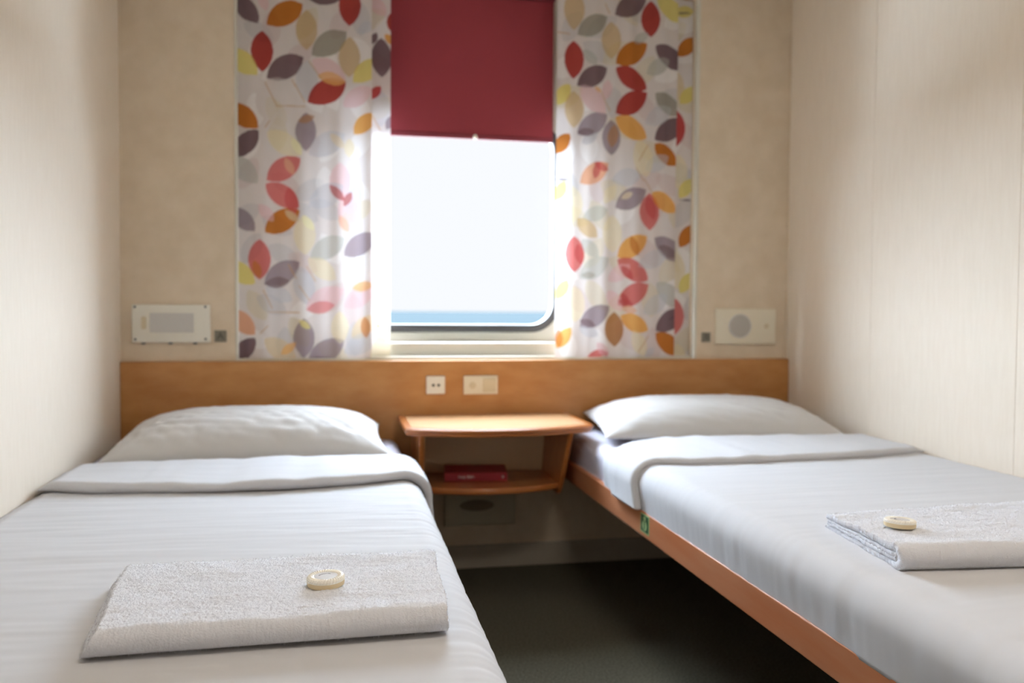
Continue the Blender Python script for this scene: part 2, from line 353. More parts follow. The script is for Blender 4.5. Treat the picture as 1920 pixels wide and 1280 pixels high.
RIGHT += [(C4, a) for a in (  # lower right leaves, likewise painted paler as if washed out by backlight
 ((160, 60, 160, 310), 'cream'), ((440, 210, 650, 90), 'mauve'), ((672, 110, 672, 362), 'rose'), ((690, 105, 850, 240), 'por'), ((225, 280, 395, 220), 'pg2'),
 ((190, 280, 320, 410), 'tan'), ((420, 260, 425, 510), 'cream'), ((172, 398, 175, 640), 'rose'), ((455, 540, 655, 400), 'por'), ((705, 410, 900, 560), 'mauve'),
 ((205, 680, 400, 545), 'pg2'), ((455, 555, 660, 695), 'rose'), ((455, 860, 662, 722), 'rose'), ((395, 700, 540, 590), 'pink'), ((395, 760, 480, 900), 'pink'),
 ((600, 600, 790, 510), 'pgrey'), ((715, 710, 890, 870), 'pg2'), ((630, 920, 790, 790), 'pgrey'), ((45, 820, 130, 690), 'yel'), ((45, 160, 110, 30), 'yel'), ((175, 730, 178, 975), 'cream'),
 ((205, 1005, 405, 868), 'mauve'), ((434, 905, 436, 1138), 'brown'), ((475, 930, 660, 1030), 'por'), ((708, 1030, 900, 895), 'plum'), ((708, 1045, 880, 1190), 'orange'),
 ((45, 1145, 150, 1010), 'por'), ((560, 1030, 640, 1200), 'cream'), ((250, 1220, 400, 1180), 'rose'), ((320, 1110, 400, 1200), 'pink'), ((200, 1010, 330, 1060), 'pgrey'), ((220, 420, 330, 540), 'pg2'), ((370, 180, 440, 60), 'cream'), ((700, 1140, 640, 1210), 'pgrey'))]
ROV2 = [(C3, a) for a in (((460, 880, 440, 1040), 'brown'), ((315, 1145, 420, 1200), 'dred'), ((320, 1260, 350, 1140), 'dred'), ((200, 930, 320, 930), 'plum'), ((475, 790, 580, 740), 'red'), ((320, 610, 370, 650), 'por'))]
ROV2 += [(C4, a) for a in (
 ((660, 130, 700, 290), 'dred'), ((195, 450, 215, 590), 'dred'), ((545, 400, 600, 530), 'orange'), ((730, 465, 860, 540), 'plum'), ((480, 600, 560, 690), 'dred'),
 ((460, 830, 560, 860), 'dred'), ((480, 780, 530, 860), 'dred'), ((205, 960, 310, 1000), 'plum'), ((480, 880, 590, 900), 'peach'), ((800, 960, 850, 930), 'dk'), ((60, 1020, 65, 1145), 'orange'), ((215, 660, 310, 660), 'grey'), ((480, 150, 560, 110), 'ptan'), ((40, 20, 150, 22), 'dk'))]
R2 = [(C3, a) for a in (((1045, 60, 900, 70), 'yel'), ((925, 380, 1060, 250), 'orange'), ((900, 470, 925, 700), 'ptan'), ((940, 720, 1060, 600), 'yel'), ((912, 760, 910, 1028), 'dred'), ((930, 1080, 935, 1330), 'cream'))]
R2D = [(C4, ((885, 153, 985, 157), 'dk')), (C3, ((910, 75, 1030, 75), 'dk'))]
R2 += [(C4, a) for a in (((885, 140, 975, 10), 'yel'), ((888, 470, 980, 320), 'orange'), ((858, 500, 870, 750), 'cream'), ((890, 780, 975, 640), 'yel'), ((860, 815, 855, 1060), 'rose'), ((870, 1120, 900, 1320), 'cream'))]
# thin brown stalk lines between the white petals
LINES = [(C1, a) for a in ((600, 430, 690, 560), (290, 580, 370, 740), (370, 745, 570, 745), (500, 590, 570, 715), (290, 890, 320, 850), (1045, 790, 1105, 900), (480, 560, 500, 600))]
LINES += [(C2, a) for a in ((550, 600, 610, 700), (260, 760, 320, 880), (300, 905, 500, 910), (240, 1050, 290, 1000), (430, 590, 480, 680), (500, 730, 570, 830))]
LINES += [(C3, a) for a in ((400, 20, 430, 90), (370, 650, 430, 780), (640, 1130, 700, 1020), (620, 1180, 670, 1270), (60, 225, 150, 235))]
LINES += [(C4, a) for a in ((600, 1170, 660, 1070), (640, 20, 690, 110), (60, 350, 150, 345))]
def pale_leaves(px0, px1, seed):
    rn = random.Random(seed); out = []
    for r_ in range(9):
        for c_ in range(5):
            x = px0+(c_+.5+rn.uniform(-.3, .3))*(px1-px0)/5; y = (r_+.5+rn.uniform(-.3, .3))*75; a = rn.choice((30, -32, 88, 60, -60)); h = 33
            dx, dy = h*math.cos(math.radians(a)), h*math.sin(math.radians(a))
            out.append(((lambda u, v: (u, v)), ((x-dx, y-dy, x+dx, y+dy), rn.choice(('pgrey2', 'cream2', 'pink2', 'lite', 'lite')))))
    return out
PL.update(pgrey2=(208, 203, 203), cream2=(218, 208, 192), pink2=(216, 202, 200), lite=(234, 229, 227))
LEFT = pale_leaves(445, 700, 2)+LEFT; RIGHT = pale_leaves(1045, 1290, 5)+RIGHT; R2 = pale_leaves(1262, 1310, 8)[::3]+R2; L2 = pale_leaves(690, 740, 9)[::3]+L2
def mapleaf(L):
    out = []
    for fn, (q, c) in L:
        a = at(*fn(q[0], q[1]), 1, D); b = at(*fn(q[2], q[3]), 1, D)
        out.append((a.x, a.z, b.x, b.z, lin(PL[c])))
    return out
def paint(X, Z, leaves, overs, lines=()):
    base = np.array(lin(PL['white'])); col = np.tile(base, (len(X), 1))
    col = col.copy()
    def inside(ax, az, bx_, bz_, wr_=.53):
        L = math.hypot(bx_-ax, bz_-az); dx, dz = (bx_-ax)/L, (bz_-az)/L
        mx, mz = (ax+bx_)/2, (az+bz_)/2
        s = (X-mx)*dx+(Z-mz)*dz; t = -(X-mx)*dz+(Z-mz)*dx
        h = L/2; wd = L*wr_/2; R = (h*h+wd*wd)/(2*wd); off = R-wd
        d1 = R-np.sqrt(s*s+(np.abs(t)+off)**2)
        return np.clip(d1/.0012+.5, 0, 1)
    for ax, az, bx_, bz_, c in leaves:
        m_ = inside(ax, az, bx_, bz_)[:, None]; cc = np.array(c)
        blend = np.minimum(col/base, 1)*cc*.6+cc*.4
        col = col*(1-m_)+blend*m_
    for ax, az, bx_, bz_, c in overs:
        m_ = inside(ax, az, bx_, bz_, .12 if c == lin(PL['dk']) else .45)[:, None]; col = col*(1-m_*.75)+np.array(c)*m_*.75
    for fn, q in lines:
        a = at(*fn(q[0], q[1]), 1, D); b = at(*fn(q[2], q[3]), 1, D)
        L = math.hypot(b.x-a.x, b.z-a.z)+1e-6; dx, dz = (b.x-a.x)/L, (b.z-a.z)/L
        s = np.clip((X-a.x)*dx+(Z-a.z)*dz, 0, L); d = np.hypot(X-a.x-s*dx, Z-a.z-s*dz)
        m_ = (np.clip((.003-d)/.0015, 0, 1)*.6)[:, None]; col = col*(1-m_)+np.array(lin((196, 150, 90)))*m_
    return col
def curtain(name, label, segs, z0, z1):
    """segs: list of (x0,x1,ybase,leaves,overs,lines,amp)"""
    vs = []; fs = []; cols = []
    nz_ = 470
    for (x0, x1, yb_, lv, ov, ln, amp, ph) in segs:
        nx = max(8, int((x1-x0)/.0028)); b0 = len(vs)
        xs = np.linspace(x0, x1, nx+1); zs = np.linspace(z0, z1, nz_+1)
        for z in zs:
            for x in xs:
                e = min(x-x0, x1-x)
                y = yb_+amp*(math.sin(x*46+ph)*.55+math.sin(x*97+ph*2)*.25)+.004*nz(x*9, z*1.6, ph)*2-.006*math.exp(-e/.006)*0
                vs.append((x, y, z))
        W = nx+1
        for j in range(nz_):
            for i in range(nx):
                a = b0+j*W+i; fs.append((a, a+1, a+1+W, a+W))
        XX, ZZ = np.meshgrid(xs, zs); cols.append(paint(XX.ravel(), ZZ.ravel(), mapleaf(lv), mapleaf(ov), ln))
        # return of the pleat linking to the next strip
    me = bpy.data.meshes.new(name); me.from_pydata(vs, [], fs); me.update()
    ca = np.concatenate(cols); ca = np.hstack([ca, np.ones((len(ca), 1))]).astype(np.float32)
    at_ = me.color_attributes.new('print', 'FLOAT_COLOR', 'POINT'); at_.data.foreach_set('color', ca.ravel())
    me.polygons.foreach_set('use_smooth', [True]*len(me.polygons)); me.materials.append(M['curtain'])
    o = bpy.data.objects.new(name, me); COL.objects.link(o)
    sd = o.modifiers.new('thickness', 'SOLIDIFY'); sd.thickness = .0006; o.modifiers.remove(sd)
    tag(o, label, 'curtain'); return o
X = lambda px: at(px, 400, 1, D).x
cz0 = at(900, 671, 1, D).z
curtain('curtain', 'translucent leaf-print curtain hanging left of the red blind', [
    (X(445), X(463), D+.012, LEFT, ROVER, LINES, .001, 0.2),
    (X(462.5), X(697), D+.004, LEFT, ROVER, LINES, .008, 1.1),
    (X(690), X(733), D+.034, LEFT[:0]+L2, [], LINES, .002, 2.0)], cz0+.002, 2.15)
curtain('curtain', 'translucent leaf-print curtain hanging right of the red blind', [
    (X(1042), X(1268), D+.004, RIGHT, ROV2, LINES, .008, .4),
    (X(1262), X(1301), D+.030, R2, R2D, [], .002, 2.0)], cz0+.002, 2.15)

# ---------------------------------------------------------------- headboard and what is fixed to it and to the wall
HB = D-.028
tag(obj('headboard', bx(XL+.001, XR-.001, HB, D-.0005, .335, .7715), M['veneer'], bevel=.003), 'long beech veneer headboard panel across the whole wall under the window', 'headboard')

def plate_px(x0, y0, x1, y1, yy):
    a = at(x0, y0, 1, yy); b = at(x1, y1, 1, yy); return a.x, b.x, b.z, a.z
def fixture(name, label, cat, px, yy):
    x0, x1, z0, z1 = plate_px(*px, yy)
    return thing(name, label, cat, ((x0+x1)/2, yy, (z0+z1)/2))
def part(name, bm, m, par, bevel=0, smooth=False):
    for v in bm.verts: v.co -= Vector(par.location)
    return obj(name, bm, m, par, bevel=bevel, smooth=smooth)
# left reading lamp: screwed white plate with rectangular lens
t = fixture('reading_lamp', 'white rectangular reading lamp with four corner screws and a grey oblong lens', 'lamp', (246, 570, 394, 642), D)
x0, x1, z0, z1 = plate_px(246, 570, 394, 642, D-.012)
part('plate', bx(x0, x1, D-.012, D, z0, z1), M['white_plastic'], t, bevel=.003)
a0, a1, b0, b1 = plate_px(280.5, 586.5, 363.5, 623.5, D-.014)
bm = bmesh.new(); prism(bm, rrect(a0, a1, b0, b1, .004, 4), 1, D-.0145, D-.011); part('lamp_lens', bm, M['lens'], t)
bm = bmesh.new(); ring_plate(bm, rrect(a0-.004, a1+.004, b0-.004, b1+.004, .006, 4), rrect(a0, a1, b0, b1, .004, 4), D-.0165, D-.011); part('lens_frame', bm, M['white_plastic'], t, bevel=.0008)
a0, a1, b0, b1 = plate_px(264.5, 593, 274, 617, D-.014)
bm = bmesh.new(); prism(bm, rrect(a0, a1, b0, b1, .006, 6), 1, D-.0155, D-.011); sw = part('rocker_switch', bm, M['rocker'], t, bevel=.001)
for px, py in ((252.5, 575), (385, 575), (253.5, 636), (385.5, 635.5)):
    p = at(px, py, 1, D-.013); bm = bmesh.new(); disc(bm, p.x, p.z, .0042, D-.0145, D-.011, 16); part('screw', bm, M['screw'], t)
for px in (268.5, 319.5, 366):
    p = at(px, 643.5, 1, D-.006); part('clip', bx(p.x-.006, p.x+.006, D-.008, D, p.z-.003, p.z+.006), M['screw'], t)
# right reading lamp: plate with round lens and small button
t = fixture('reading_lamp', 'cream reading lamp plate with a round grey lens and a tiny push button', 'lamp', (1343, 578, 1454, 645), D)
x0, x1, z0, z1 = plate_px(1343, 578, 1454, 645, D-.014)
part('plate', bx(x0, x1, D-.014, D, z0, z1), M['cream_plastic'], t, bevel=.003)
p = at(1387, 611, 1, D-.014)
bm = bmesh.new(); disc(bm, p.x, p.z, .043, D-.018, D-.012, 48); part('lamp_lens', bm, M['lens_dark'], t, bevel=.002)
bm = bmesh.new(); n_ = 48
ring_plate(bm, [(p.x+.047*math.cos(2*PI*i/n_), p.z+.047*math.sin(2*PI*i/n_)) for i in range(n_)], [(p.x+.0425*math.cos(2*PI*i/n_), p.z+.0425*math.sin(2*PI*i/n_)) for i in range(n_)], D-.0195, D-.012)
part('lens_rim', bm, M['lens'], t)
p = at(1437, 611, 1, D-.014); bm = bmesh.new(); disc(bm, p.x, p.z, .0105, D-.0165, D-.012, 24); part('push_button', bm, M['rocker'], t, bevel=.001)
# engraved berth signs
for px, lab, ch in (((402, 619, 425, 641), 'small square grey sign with the letter A beside the oblong lamp', 'A'), ((1316, 623, 1332, 641), 'small square dark grey sign beside the round lamp', 'B')):
    t = fixture('berth_sign', lab, 'sign', px, D)
    x0, x1, z0, z1 = plate_px(*px, D-.003)
    part('sign_plate', bx(x0, x1, D-.0035, D, z0, z1), M['sign_grey'], t, bevel=.0006)
    m_ = Matrix.Translation((0, -.0038, 0))@FACE_CAM
    text_mesh('letter', ch, (z1-z0)*.85, M['sign_dark'], m_, t)
# two-pin socket and double switch on the headboard
t = fixture('wall_socket', 'square white two-pin socket on the headboard above the shelf table', 'socket', (799.5, 705, 834.5, 738.5), HB)
x0, x1, z0, z1 = plate_px(799.5, 705, 834.5, 738.5, HB-.01)
part('plate', bx(x0, x1, HB-.010, HB, z0, z1), M['white_plastic'], t, bevel=.004)
for px in (812.5, 822.5):
    p = at(px, 722, 1, HB-.010); bm = bmesh.new(); disc(bm, p.x, p.z, .0052, HB-.0108, HB-.009, 20); part('pin_hole', bm, M['black'], t)
t = fixture('switch_plate', 'wide cream double switch plate on the headboard right of the socket', 'switch', (869.5, 704.5, 933.5, 738.5), HB)
x0, x1, z0, z1 = plate_px(869.5, 704.5, 933.5, 738.5, HB-.009)
part('plate', bx(x0, x1, HB-.009, HB, z0, z1), M['cream_plastic'], t, bevel=.003)
a0, a1, b0, b1 = plate_px(905.5, 709, 930, 734.5, HB-.012); part('rocker', bx(a0, a1, HB-.013, HB-.008, b0, b1), M['rocker'], t, bevel=.0015)
p = at(886.5, 722, 1, HB-.012); bm = bmesh.new(); disc(bm, p.x, p.z, .0125, HB-.014, HB-.008, 28); part('round_button', bm, M['rocker'], t, bevel=.001)
# air vent low on the wall behind the table
t = fixture('air_vent', 'low wall vent panel with an oval grille beneath the shelf table', 'vent', (835, 925, 965, 983), D)
x0, x1, z0, z1 = plate_px(833, 915, 967, 982, D-.015)
part('vent_panel', bx(x0, x1, D-.015, D, z0, z1-.01), M['vent'], t, bevel=.004)
p = at(894, 947, 1, D-.015)
bm = bmesh.new(); prism(bm, [(p.x+.064*math.cos(2*PI*i/40), p.z+.021*math.sin(2*PI*i/40)) for i in range(40)], 1, D-.0175, D-.014); part('oval_grille', bm, M['grille'], t)
for k_ in range(3):
    zz = p.z-.011+k_*.011; hw = .060*math.sqrt(max(1-((zz-p.z)/.021)**2, 0)); part('grille_slat', bx(p.x-hw, p.x+hw, D-.020, D-.0165, zz-.0018, zz+.0018), M['grille'], t)

# ---------------------------------------------------------------- shelf table between the beds
T = thing('bedside_table', 'wall-hung varnished beech shelf table with bowed front between the two beds', 'table', (.5, HB, .45))
def bow(xa, xb, yc, yf, yback, r=.02, n=24):
    pts = [(xa, yback)]
    for i in range(n+1):
        s_ = i/n; x = xa+(xb-xa)*s_; y = yc-(yc-yf)*(1-(2*s_-1)**2)
        e = min(x-xa, xb-x); 
        if e < r: y += r-math.sqrt(max(r*r-(r-e)**2, 0))
        pts.append((x, y))
    pts.append((xb, yback)); return pts
bm = bmesh.new(); prism(bm, bow(.199, .828, 2.715, 2.645, HB, .016), 2, .5625, .575); tt = part('tabletop', bm, M['varnish'], T, bevel=.005)
bm = bmesh.new(); prism(bm, bow(.203, .824, 2.722, 2.652, HB, .016), 2, .551, .5622); part('edge_moulding', bm, M['varnish'], T, bevel=.005)
bm = bmesh.new(); prism(bm, bow(.222, .805, 2.735, 2.668, HB-.004, .01), 2, .5745, .5757); part('inlay', bm, M['varnish_top'], T)
for sx in (0, 1):
    bm = bmesh.new()
    xo = .245 if sx == 0 else .742; xb_ = .245+.008 if sx == 0 else .742-.014
    A = [(2.73, .5515), (HB, .5515), (HB, .322), (2.845, .322), (2.815, .36)]
    f_ = []
    for w_ in (0, .018):
        f_.append([bm.verts.new(((xo+w_)+(xb_-xo)*(.5515-z)/.23, y, z)) for y, z in A])
    bm.faces.new(f_[0]); bm.faces.new(f_[1][::-1])
    for i in range(5): bm.faces.new((f_[0][i], f_[0][(i+1) % 5], f_[1][(i+1) % 5], f_[1][i]))
    part('side_panel', bm, M['varnish'], T, bevel=.004)
bm = bmesh.new(); prism(bm, bow(.270, .734, 2.815, 2.755, HB, .006), 2, .344, .366); part('lower_shelf', bm, M['varnish'], T, bevel=.007)
part('back_panel', bx(.268, .74, HB-.006, HB, .366, .551), M['inner_wood'], T)

# red book lying on the lower shelf
a = at(833, 902, 2, .3665); b = at(951, 901, 2, .3665)
ang = math.atan2(b.y-a.y, b.x-a.x); Lb = (b-a).length
zt = .366; th = .030; dp = .148
bk = thing('book', 'small thick dark red hardback lying on the lower shelf of the bedside table', 'book', (a.x, a.y, zt+.0003)); bk.rotation_euler = (0, 0, ang)
obj('cover_top', bx(0, Lb, 0, dp, th-.003, th), M['bible'], bk, bevel=.001)
obj('cover_bottom', bx(0, Lb, 0, dp, 0, .003), M['bible'], bk, bevel=.001)
obj('spine', bx(0, Lb, -.004, .002, 0, th), M['bible'], bk, bevel=.0018)
obj('page_block', bx(.004, Lb-.004, .002, dp-.004, .003, th-.003), M['pages'], bk)
text_mesh('title', 'Holy Bible', .0135, M['gold'], Matrix.Translation((Lb*.35, -.0045, th*.5))@FACE_CAM, bk, extrude=.0004, offset=.0004)
bm = bmesh.new(); prism(bm, [(Lb*.93+.0045*math.cos(q), th*.5+.006*math.sin(q)) for q in (0, PI/2, PI, 3*PI/2)], 1, -.0049, -.004); obj('spine_emblem', bm, M['gold'], bk)

# ---------------------------------------------------------------- beds
class Bed:
    def __init__(s, wall, edge, T, zb, r, side, flare=0.0):
        s.wall, s.edge, s.T, s.zb, s.r, s.side, s.flare = wall, edge, T, zb, r, side, flare
        s.flat = abs(edge-wall)-r; s.arc = r*PI/2; s.drop = T-r-zb; s.L = s.flat+s.arc+s.drop
    def pt(s, q, off):
        """q: arc length from the wall, off: offset along the outward normal -> x, z"""
        if q <= s.flat: d, z, nd, nzz = q, s.T, 0, 1
        elif q <= s.flat+s.arc:
            a = (q-s.flat)/s.r; d, z, nd, nzz = s.flat+s.r*math.sin(a), s.T-s.r+s.r*math.cos(a), math.sin(a), math.cos(a)
        else:
            e = q-s.flat-s.arc; d, z, nd, nzz = s.flat+s.r+s.flare*e, s.T-s.r-e, 1, 0
        return s.wall+s.side*(d+nd*off), z+nzz*off
def wrinkle(q, y, seed, amp=1.0, bedobj=None, edge=1.0):
    h = 1.6*nz(q*3.2+seed, y*22, seed)+.9*nz(q*7+seed, y*48+q*4, seed+3)+2.2*nz(q*2.1, y*3.1, seed+9)
    if bedobj:   # creases fan out near the draped edge
        e = sm(bedobj.flat-.16, bedobj.flat+.05, q)*(.75 if bedobj.side > 0 else .3)
        h += e*2.4*nz(y*30+q*7, q*3, seed+5)+e*1.2*nz(y*70+q*9, q*6, seed+7)
    return h*.001*amp*(1 if (bedobj is None or bedobj.side > 0) else .65)
def mattress(bd, name, par, y0, y1, m, seed):
    def fn(u, v):
        y = y0+(y1-y0)*v; q = bd.L*u; x, z = bd.pt(q, .0006*nz(q*9, y*12, seed)*2)
        return (x-par.location.x, y-par.location.y, z-par.location.z)
    o = grid(name, fn, 60, 90, m, par)
    # close the body: bottom and ends
    bm = bmesh.new(); bm.from_mesh(o.data); r_ = []
    ed = [e for e in bm.edges if e.is_boundary]
    ex = bmesh.ops.extrude_edge_only(bm, edges=ed)
    nv = [g for g in ex['geom'] if isinstance(g, bmesh.types.BMVert)]
    for v in nv: v.co.z = bd.zb-par.location.z
    bmesh.ops.contextual_create(bm, geom=[g for g in ex['geom'] if isinstance(g, bmesh.types.BMEdge)])
    bmesh.ops.recalc_face_normals(bm, faces=bm.faces)
    bm.to_mesh(o.data); bm.free(); return o
BF = 0.82       # foot end
BL = Bed(XL+.004, .203, .490, .385, .045, 1, .06)
BR = Bed(XR-.004, .806, .519, .413, .038, -1, .0)
# left bed
bedL = thing('single_bed', 'bed on the left wall with the terry towel near its aisle edge', 'bed', (-.27, 2, 0))
part('bed_frame', bx(XL+.002, .185, BF, HB-.002, .26, .382), M['rail'], bedL, bevel=.006)
for x in (XL+.05, .10):
    for y in (BF+.06, HB-.08): part('leg', bx(x, x+.05, y, y+.05, 0, .26), M['rail'], bedL, bevel=.004)
mattress(Bed(XL+.004, .203, .490, .384, .045, 1, 0), 'mattress', bedL, BF+.01, HB-.003, M['mattress'], 2)
# right bed: rail board with green sticker
bedR = thing('single_bed', 'fold-down bed with terracotta side rail along the right wall', 'bed', (1.26, 2, 0))
part('bed_base', bx(.812, XR-.002, BF, HB-.002, .36, .4145), M['rail'], bedR, bevel=.004)
part('side_rail', bx(.790, .811, BF, HB-.002, .351, .419), M['rail'], bedR, bevel=.004)
mattress(BR, 'mattress', bedR, BF+.01, HB-.003, M['mattress'], 5)
for y in (BF+.03,): part('leg', bx(.84, .88, y, y+.04, 0, .36), M['rail'], bedR, bevel=.004)
# green life-vest sticker on the rail
st = thing('safety_sticker', 'small green pictogram sticker on the side rail of the right bed', 'sticker', (.79, 2.133, .390))
def sq(y0, y1, z0, z1, x, m, name):
    bm = bmesh.new(); box(bm, x-.0004, x, y0, y1, z0, z1); return part(name, bm, m, st)
sq(2.101, 2.166, .3645, .4145, .7898, M['palegreen'], 'border')
sq(2.1055, 2.1615, .3675, .4115, .7893, M['green'], 'field')
bm = bmesh.new()
prism(bm, [(2.133+.017*math.cos(q), .3855+.0145*math.sin(q)*(1.0 if math.sin(q) < 0 else .9)) for q in np.linspace(0, 2*PI, 24, endpoint=False)], 0, .7884, .7888)
prism(bm, [(2.133+.009*math.cos(q), .4035+.0055*math.sin(q)) for q in np.linspace(0, 2*PI, 20, endpoint=False)], 0, .7884, .7888)
part('pictogram', bm, M['palegreen'], st)
bm = bmesh.new(); box(bm, .788, .7883, 2.130, 2.136, .374, .398); part('pictogram_gap', bm, M['green'], st)

# duvets
def duvet(bd, name, label, y0, y1, seed, th=.012, zlow=.02, hem=None):
    N, V = 150, 420
    def fn(u, v):
        y = y0+(y1-y0)*v; q = (bd.L+zlow)*u
        w_ = wrinkle(q, y, seed, 1.0, bd)
        e = sm(bd.flat+bd.arc, bd.L, q)
        if hem: w_ += e*hem(y)
        # pinch towards the wall side
        w_ -= .010*(1-sm(0, .035, q))
        x, z = bd.pt(q, th+w_+(.0)); return (x, y, z)
    o = grid(name, fn, N, V, M['linen'])
    sd = o.modifiers.new('cloth_thickness', 'SOLIDIFY'); sd.thickness = .006; sd.offset = -1
    return tag(o, label, 'duvet')
duvet(BL, 'duvet', 'white duvet smoothed over the left bed and hanging over its aisle edge', BF-.02, 2.50, 1.0, zlow=.10, hem=lambda y: .012+.010*nz(y*5, 3, 1))
duvet(BR, 'duvet', 'white duvet tucked in along the wooden rail of the right bed', BF-.02, 2.50, 7.0, zlow=.0, hem=lambda y: .003*nz(y*4, 2, 5)-.004)

def fold(bd, name, label, yf, yb, th, seed, zlow, qend=None, layers=1):
    """turned-down strip: closed loop in (y, offset) swept along the bed profile"""
    NU, NV = 64, 240
    Lq = (bd.L+zlow)
    def fn(u, v):
        q = .004+(Lq-.004)*v
        f, b_ = yf(q), yb(q)
        t = th*(.25+.75*sm(0, .05, q)); base = .0135
        # loop param
        P = u*2
        r = t/2
        if P < .85: y = b_+(f+r-b_)*(P/.85); h = t
        elif P < 1.15:
            a = (P-.85)/.30*PI; y = f+r-r*math.sin(a)*1.15; h = r+r*math.cos(a)
        else: y = f+r+(b_-f-r)*((P-1.15)/.85); h = 0
        back = sm(.12, 0.0, (b_-y)) if False else 1-sm(b_-.05, b_, y)
        h = h*(.25+.75*back)
        wv = wrinkle(q, y, seed, 1.2, bd)+(.0025*nz(q*14, y*5, seed) if P < 1 else 0)
        front = sm(f+.07, f, y)
        h += (h/t if t else 0)*(.004*nz(q*8, 1, seed)+.002*nz(q*20, 2, seed))
        x, z = bd.pt(q, base+h+wv*.9)
        return (x, y+.003*nz(q*11, 4, seed), z)
    o = grid(name, fn, NU, NV, M['linen'], wrap_u=True)
    return tag(o, label, 'bedding')
qL = lambda x: x-BL.wall
fold(BL, 'turned_down_sheet', 'folded-back band of white sheet across the left bed below its pillow',
     lambda q: interp(q, [0, .06, .14, .55, .78, .88, .95, 1.1], [2.25, 2.225, 2.195, 2.165, 2.20, 2.24, 2.265, 2.27]),
     lambda q: interp(q, [0, .3, .8, 1.1], [2.53, 2.56, 2.58, 2.56]), .026, 3.3, .06)
fold(BR, 'turned_down_sheet', 'folded-back band of white sheet across the right bed and down over its rail side',
     lambda q: interp(q, [0, .08, .30, .62, .80, .87, .93, 1.05], [2.27, 2.235, 2.19, 2.165, 2.165, 2.19, 2.19, 2.13]),
     lambda q: interp(q, [0, .3, .72, .86, .92, 1.05], [2.56, 2.59, 2.60, 2.52, 2.44, 2.38]), .024, 8.1, -.010)

# ---------------------------------------------------------------- pillows
def pillow(name, label, c, a, b, t, rz, tilt, seed, zmin, pinch=.07, roll=0.0):
    NU = 110; NV = 70
    bm = bmesh.new()
    def P(u, v, top):
        # outline with concave sides and pointed corners
        x = a*u*(1-pinch*.6*(1-v*v)*abs(u)); y = b*v*(1-pinch*(1-u*u)*abs(v))
        e = max(0, (1-abs(u)**3.2))*max(0, (1-abs(v)**2.6)); h = t*e**.55
        eu = abs(u)
        wr_ = (.0035*nz(u*3.5+seed, v*8+u*2)+.003*nz(u*11+v*5, v*3+seed)*sm(-1, .3, -v)+.0045*nz(u*9*1.0, v*3+seed)*sm(.45, .95, eu)+.0016*nz(u*22, v*8+seed))*min(1, e*3)
        wr_ += .003*nz((abs(u)-1)*6/(.25+abs(abs(v)-1)), v*5+seed)*sm(.7, 1, eu)*min(1, e*4)
        return x, y, h+wr_ if top else -h*.35
    def row(top):
        R = []
        for j in range(NV+1):
            for i in range(NU+1):
                uu = -1+2*i/NU; vv = -1+2*j/NV
                uu = math.sin(uu*PI/2)*.6+uu*.4; vv = math.sin(vv*PI/2)*.6+vv*.4
                R.append(P(uu, vv, top))
        return R
    mt = Matrix.Translation(c)@Matrix.Rotation(rz, 4, 'Z')@Matrix.Rotation(tilt, 4, 'X')@Matrix.Rotation(roll, 4, 'Y')
    Tp = [bm.verts.new(mt@Vector(p)) for p in row(True)]; Bt = [bm.verts.new(mt@(Vector(p)-Vector((0, 0, .0006)))) for p in row(False)]
    W = NU+1
    for j in range(NV):
        for i in range(NU):
            k = j*W+i
            bm.faces.new((Tp[k], Tp[k+1], Tp[k+1+W], Tp[k+W])); bm.faces.new((Bt[k], Bt[k+W], Bt[k+1+W], Bt[k+1]))
    bd_ = [j*W for j in range(NV+1)]
    loop = list(range(0, W))+[j*W+NU for j in range(1, NV+1)]+[NV*W+i for i in range(NU-1, -1, -1)]+[j*W for j in range(NV-1, 0, -1)]
    for i in range(len(loop)):
        p, q = loop[i], loop[(i+1) % len(loop)]; bm.faces.new((Tp[p], Bt[p], Bt[q], Tp[q]))
    for v in bm.verts: v.co.z = max(v.co.z, zmin)
    for v in bm.verts: v.co.y = min(v.co.y, HB-.004)
    o = obj(name, bm, M['pillow'], smooth=True)
    return tag(o, label, 'pillow')
pillow('pillow', 'plump white pillow on the left bed, against the headboard left of the shelf table', (-.268, 2.80, .535), .405, .245, .103, 0.02, .06, 1.7, .493)
pillow('pillow', 'white pillow at the head of the right bed, pressed against the right wall', (1.262, 2.80, .560), .405, .235, .094, -.12, .06, 6.2, .522)

